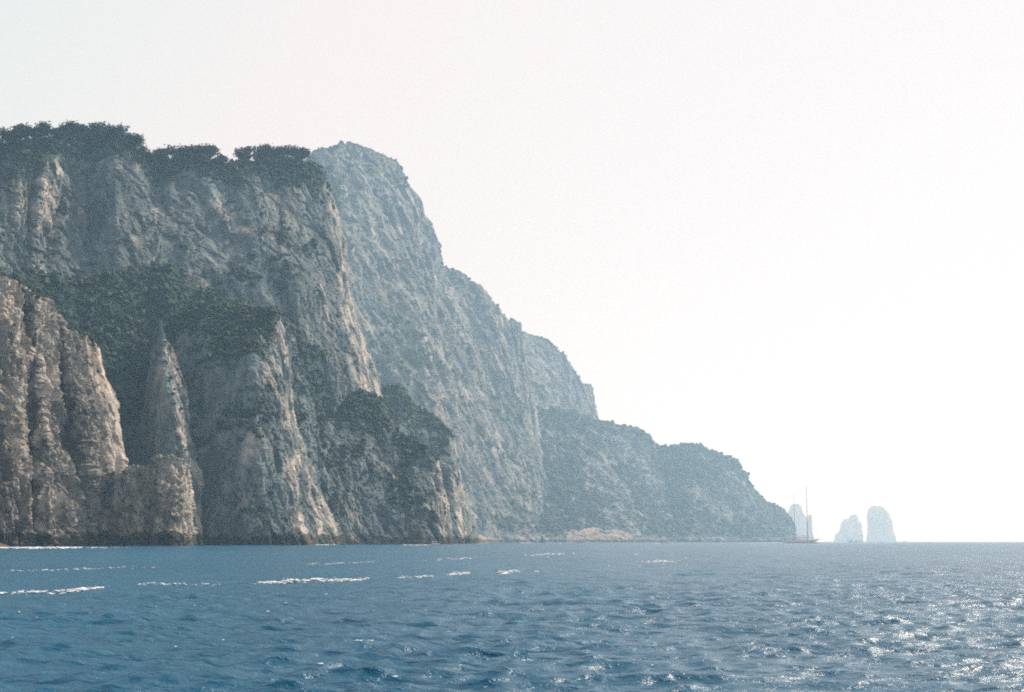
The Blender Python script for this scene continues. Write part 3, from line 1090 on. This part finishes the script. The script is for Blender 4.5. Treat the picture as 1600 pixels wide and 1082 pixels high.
foam('scattered flecks of foam all over the choppy water', [(-20, 960), (400, 930), (800, 985), (1200, 930), (1620, 985)], 14.0, 260, 0.012, 0.05, 0.03, 60, 3.0, -0.4)
foam('thin surf at the foot of the tall spur', [(495, None, 1285), (522, None, 1340)], 5.0, 90, 0.3, 0.8, 0.3, 40, 10, -1.0)


# ------------------------------------------------------------------ boats
def loft(sections, closed_top=True):
    """sections: list of rings (lists of points, same length), open rings joined along their length"""
    v = [p for s in sections for p in s]
    n = len(sections[0])
    f = []
    for i in range(len(sections) - 1):
        for j in range(n - 1):
            f.append((i * n + j, i * n + j + 1, (i + 1) * n + j + 1, (i + 1) * n + j))
    if closed_top:
        for i in range(len(sections) - 1):
            f.append((i * n, (i + 1) * n, (i + 1) * n + n - 1, i * n + n - 1))
        for i in (0, len(sections) - 1):
            f.append(tuple(i * n + j for j in range(n)) if i == 0 else tuple(i * n + n - 1 - j for j in range(n)))
    return v, f


def part(name, vf, mat, parent, smooth=False):
    me = bpy.data.meshes.new(name)
    me.from_pydata([tuple(map(float, p)) for p in vf[0]], [], vf[1])
    me.update()
    if smooth:
        me.polygons.foreach_set('use_smooth', [True] * len(me.polygons))
    return link(name, me, mat, parent)


def box_vf(x0, x1, y0, y1, z0, z1, taper=0.0):
    t = taper
    v = [(x0, y0, z0), (x1, y0, z0), (x1, y1, z0), (x0, y1, z0), (x0 + t, y0 + t, z1), (x1 - t, y0 + t, z1), (x1 - t, y1 - t, z1), (x0 + t, y1 - t, z1)]
    return v, [(0, 3, 2, 1), (4, 5, 6, 7), (0, 1, 5, 4), (1, 2, 6, 5), (2, 3, 7, 6), (3, 0, 4, 7)]


def rod_vf(p, q, r0, r1, n=8):
    p, q = np.array(p, float), np.array(q, float)
    a = (q - p) / np.linalg.norm(q - p)
    u = np.cross(a, (0.31, 0.87, 0.21)); u /= np.linalg.norm(u)
    w = np.cross(a, u)
    v = [c + r * (math.cos(6.2832 * i / n) * u + math.sin(6.2832 * i / n) * w) for c, r in ((p, r0), (q, r1)) for i in range(n)]
    f = [(i, (i + 1) % n, n + (i + 1) % n, n + i) for i in range(n)] + [tuple(range(n))[::-1], tuple(range(n, 2 * n))]
    return v, f


def hull_vf(L, B, free_bow, free_stern, draft, n=15, sheer=0.5, stern_w=0.7, rake=0.08):
    secs = []
    for i in range(n):
        u = i / (n - 1)                      # 0 stern .. 1 bow
        w = B / 2 * (stern_w + (1 - stern_w) * math.sin(min(1, u / 0.45) * math.pi / 2)) if u < 0.45 else B / 2 * max(0.02, 1 - ((u - 0.45) / 0.55) ** 2.2)
        zt = free_stern + (free_bow - free_stern) * u ** 2 - sheer * math.sin(math.pi * u) * 0.3
        x = -L / 2 + L * u
        xb = x - rake * L * max(0, u - 0.6) / 0.4
        secs.append([(x, -w, zt), (xb * 0.99, -w * 0.93, zt * 0.4), (xb * 0.97, -w * 0.6, -draft * 0.6), (xb * 0.96, 0, -draft), (xb * 0.97, w * 0.6, -draft * 0.6), (xb * 0.99, w * 0.93, zt * 0.4), (x, w, zt)])
    return loft(secs)


M_WHITE = plain('white_gelcoat', (0.80, 0.79, 0.77), 0.3, 0, 0.03)
M_CREAM = plain('cream_awning', (0.82, 0.74, 0.67), 0.8, 0, 0.05)
M_TEAK = plain('teak', (0.30, 0.16, 0.09), 0.6, 0, 0.15)
M_SPAR = plain('varnished_spar', (0.48, 0.32, 0.28), 0.4, 0, 0.1)
M_GREYHULL = plain('grey_green_hull', (0.80, 0.80, 0.78), 0.35, 0, 0.05)
M_GLASS = plain('dark_glass', (0.03, 0.035, 0.04), 0.1, 0, 0.1)
M_WIRE = plain('rigging_wire', (0.35, 0.33, 0.32), 0.4, 0.5, 0.05)
M_RED = plain('red_canopy', (0.5, 0.10, 0.07), 0.7, 0, 0.05)


def boat_root(name, px, Y, heading, label, category, group=None):
    x, y, _ = at_z(px, Y, 0.0)
    r = link(name, None)
    r.location = (x, y, 0.0)
    r.rotation_euler = (0, 0, heading)
    return tag(r, label, category, group)


# two-masted yacht; bow to the right. Drawn at 1 unit = 1 px of the photo at its distance, then scaled
YY = 1840.0
yr = boat_root('sailing_yacht', 1253.5, YY, math.radians(-6), 'two-masted sailing yacht with bare masts and awning off the end of the headland', 'yacht')
s = dist(YY) / F_PX
L = 54 * s
hull = part('hull', hull_vf(L, 7.6, 4.7, 3.1, 1.6, 19, 0.9, 0.62, 0.10), M_GREYHULL, yr, True)
part('boot_stripe', hull_vf(L * 0.955, 7.64, 0.35, 0.35, 0.25, 19, 0, 0.62, 0.02), M_WHITE, hull)
part('rubbing_strake', rod_vf((-L * 0.49, -2.45, 2.15), (L * 0.30, -3.0, 2.2), 0.10, 0.10), M_WHITE, hull)
part('deck', box_vf(-L * 0.47, L * 0.30, -2.6, 2.6, 1.9, 2.35), M_TEAK, yr)
dh = part('deckhouse', box_vf(-L * 0.40, L * 0.16, -2.1, 2.1, 2.3, 3.9, 0.25), M_WHITE, yr)
for k in range(7):
    xx = -L * 0.37 + k * L * 0.072
    part('window', box_vf(xx, xx + 1.5, -2.06, -1.98, 2.95, 3.5), M_GLASS, dh)
aw = part('awning', box_vf(-L * 0.46, L * 0.20, -2.5, 2.5, 4.9, 5.9, 0.15), M_CREAM, yr)
for k in range(5):
    xx = -L * 0.45 + k * L * 0.16
    for sy in (-2.4, 2.4):
        part('awning_post', rod_vf((xx, sy, 2.2), (xx, sy, 5.65), 0.05, 0.05, 6), M_WHITE, yr)


def mast(px, top_y, name, r=0.42):
    x = (px - 1253.5) * s
    h = (850.0 - top_y) * s
    m = part(name, rod_vf((x, 0, 1.8), (x + 0.1, 0, h), r, r * 0.6, 10), M_SPAR, yr)
    for q in (0.45, 0.72):
        part('spreader', rod_vf((x, -1.7, h * q), (x, 1.7, h * q), 0.06, 0.06, 6), M_WIRE, m)
    part('masthead', box_vf(x - 0.35, x + 0.55, -0.3, 0.3, h, h + 0.7), M_WIRE, m)
    for sy in (-3.2, 3.2):
        part('shroud', rod_vf((x - 0.6, sy * 0.9, 2.0), (x, 0, h * 0.95), 0.035, 0.035, 5), M_WIRE, m)
    return x, h


xm, hm = mast(1262, 763, 'main_mast')
xz, hz = mast(1242.5, 777, 'mizzen_mast', 0.26)
bm = part('main_boom', rod_vf((xm, 0, 7.2), (xm - 11.0, 0, 7.0), 0.2, 0.16), M_SPAR, yr)
part('furled_sail', rod_vf((xm - 0.4, 0, 7.7), (xm - 10.4, 0, 7.45), 0.45, 0.28), M_CREAM, bm)
bz = part('mizzen_boom', rod_vf((xz, 0, 7.0), (xz - 8.0, 0, 6.9), 0.17, 0.14), M_SPAR, yr)
part('furled_sail', rod_vf((xz - 0.4, 0, 7.4), (xz - 7.6, 0, 7.25), 0.38, 0.24), M_CREAM, bz)
part('bowsprit', rod_vf((L * 0.46, 0, 3.6), (L * 0.57, 0, 4.9), 0.22, 0.14), M_SPAR, yr)
part('forestay', rod_vf((L * 0.565, 0, 4.9), (xm, 0, hm * 0.97), 0.06, 0.06, 5), M_WIRE, yr)
part('furled_jib', rod_vf((L * 0.48, 0, 4.0), (xm + 0.3, 0, hm * 0.8), 0.16, 0.07, 6), M_CREAM, yr)
part('backstay', rod_vf((-L * 0.49, 0, 2.4), (xz, 0, hz * 0.97), 0.04, 0.04, 5), M_WIRE, yr)
for sx in (-1, 1):
    part('guard_rail', rod_vf((-L * 0.48, sx * 2.5, 3.3), (L * 0.34, sx * 2.6, 3.4), 0.04, 0.04, 5), M_WIRE, yr)
tender = boat_root('tender', 1227, YY - 12, math.radians(-6), 'small white tender boat at the stern of the two-masted yacht', 'boat')
part('hull', hull_vf(5.2, 2.0, 1.0, 0.8, 0.3, 11), M_WHITE, tender)
part('console', box_vf(-0.6, 0.3, -0.4, 0.4, 0.7, 1.5, 0.1), M_WHITE, tender)


def motorboat(px, Y, L, heading, label, top='hard', col=M_WHITE, canopy=M_WHITE, group='motorboats along the cliff foot'):
    r = boat_root('motorboat', px, Y, heading, label, 'boat', group)
    L *= dist(Y) / Y
    B = L * 0.32
    h = part('hull', hull_vf(L, B, L * 0.17, L * 0.11, L * 0.05, 13, 0.1, 0.85, 0.12), col, r, True)
    part('rubbing_strake', rod_vf((-L * 0.48, -B * 0.44, L * 0.1), (L * 0.1, -B * 0.49, L * 0.115), L * 0.008, L * 0.008), M_WIRE, h)
    part('foredeck', box_vf(0.02 * L, 0.30 * L, -B * 0.30, B * 0.30, L * 0.12, L * 0.175, L * 0.02), M_WHITE, r)
    if top == 'hard':
        part('cabin', box_vf(-0.16 * L, 0.06 * L, -B * 0.34, B * 0.34, L * 0.10, L * 0.21, L * 0.015), M_WHITE, r)
        part('windscreen', box_vf(0.03 * L, 0.10 * L, -B * 0.33, B * 0.33, L * 0.175, L * 0.29, L * 0.02), M_GLASS, r)
        part('roof', box_vf(-0.30 * L, 0.12 * L, -B * 0.40, B * 0.40, L * 0.32, L * 0.36, L * 0.01), canopy, r)
        for sx in (-0.28, 0.08):
            for sy in (-0.37, 0.37):
                part('roof_post', rod_vf((sx * L, sy * B, L * 0.1), (sx * L, sy * B, L * 0.33), L * 0.012, L * 0.012, 6), M_WHITE, r)
    else:
        part('windscreen', box_vf(0.04 * L, 0.10 * L, -B * 0.3, B * 0.3, L * 0.16, L * 0.23, L * 0.015), M_GLASS, r)
        part('bench_seat', box_vf(-0.25 * L, -0.08 * L, -B * 0.33, B * 0.33, L * 0.1, L * 0.17, L * 0.01), canopy, r)
    part('outboard_motor', box_vf(-0.56 * L, -0.49 * L, -L * 0.03, L * 0.03, -L * 0.02, L * 0.19, L * 0.01), M_GLASS, r)
    return r


motorboat(680, 1240, 9.6, math.radians(-4), 'white motorboat with a white roof in front of the broad dark spur')
motorboat(837, 1800, 8.5, math.radians(-3), 'low open white speedboat heading right, left of the pale shore apron', 'open', M_WHITE, M_RED)
motorboat(853, 1850, 8.0, math.radians(176), 'small roofed boat passing just right of the open speedboat', 'hard', M_WHITE, M_RED)
motorboat(890, 2050, 6.5, math.radians(20), 'tiny white boat anchored before the pale shore apron', 'open')
motorboat(915, 2080, 6.0, math.radians(-30), 'tiny white boat anchored at the right of the pale shore apron', 'open')
motorboat(725, 1760, 7.5, math.radians(8), 'tiny white boat beside the small dark shore rock', 'open')
motorboat(1040, 1700, 10.5, math.radians(-2), 'white motorboat before the middle of the low headland')
motorboat(1331, 2600, 17.0, math.radians(150), 'white motor cruiser in front of the squat middle sea stack')
motorboat(1344, 3000, 16.0, math.radians(5), 'pale roofed boat between the two right sea stacks')
motorboat(1414, 3400, 11.0, math.radians(5), 'tiny boat on the horizon right of the tall sea stack')
foam('white wake behind the roofed motorboat', [(630, None, 1245), (672, None, 1240)], 3.0, 150, 0.25, 0.6, 0.3, 51, 10, -0.3)
foam('white wake behind the open speedboat', [(812, None, 1805), (834, None, 1800)], 4.0, 130, 0.3, 0.7, 0.5, 52, 14, -1)
foam('white wake behind the small roofed boat', [(855, None, 1850), (880, None, 1850)], 4.0, 130, 0.3, 0.7, 0.4, 53, 14, -0.8)
foam('white surf beside the small dark shore rock', [(742, None, 1700), (765, None, 1720)], 4.0, 90, 0.3, 0.6, 0.3, 54, 14, -0.6)
foam('white wake behind the motorboat off the low headland', [(1018, None, 1705), (1036, None, 1700)], 4.0, 100, 0.3, 0.6, 0.3, 55, 14, -0.6)

# ------------------------------------------------------------------ haze
HAZE = 1.45e-4
hv = box_vf(-15000, 15000, -2500, 22500, -9.0, 860.0)
hz_me = bpy.data.meshes.new('haze')
hz_me.from_pydata(hv[0], [], hv[1])
hm_ = bpy.data.materials.new('haze')
hm_.use_nodes = True
hn = hm_.node_tree.nodes
hn.clear()
ho = hn.new('ShaderNodeOutputMaterial')
pv = hn.new('ShaderNodeVolumePrincipled')
pv.inputs['Color'].default_value = (0.46, 0.74, 1.0, 1)
pv.inputs['Absorption Color'].default_value = (1, 1, 1, 1)   # clear air: it scatters, it does not absorb
pv.inputs['Density'].default_value = HAZE
pv.inputs['Anisotropy'].default_value = 0.3
hm_.node_tree.links.new(pv.outputs['Volume'], ho.inputs['Volume'])
hz_o = link('haze', hz_me, hm_)
tag(hz_o, 'pale sea haze thickening towards the horizon', None, None, 'stuff')
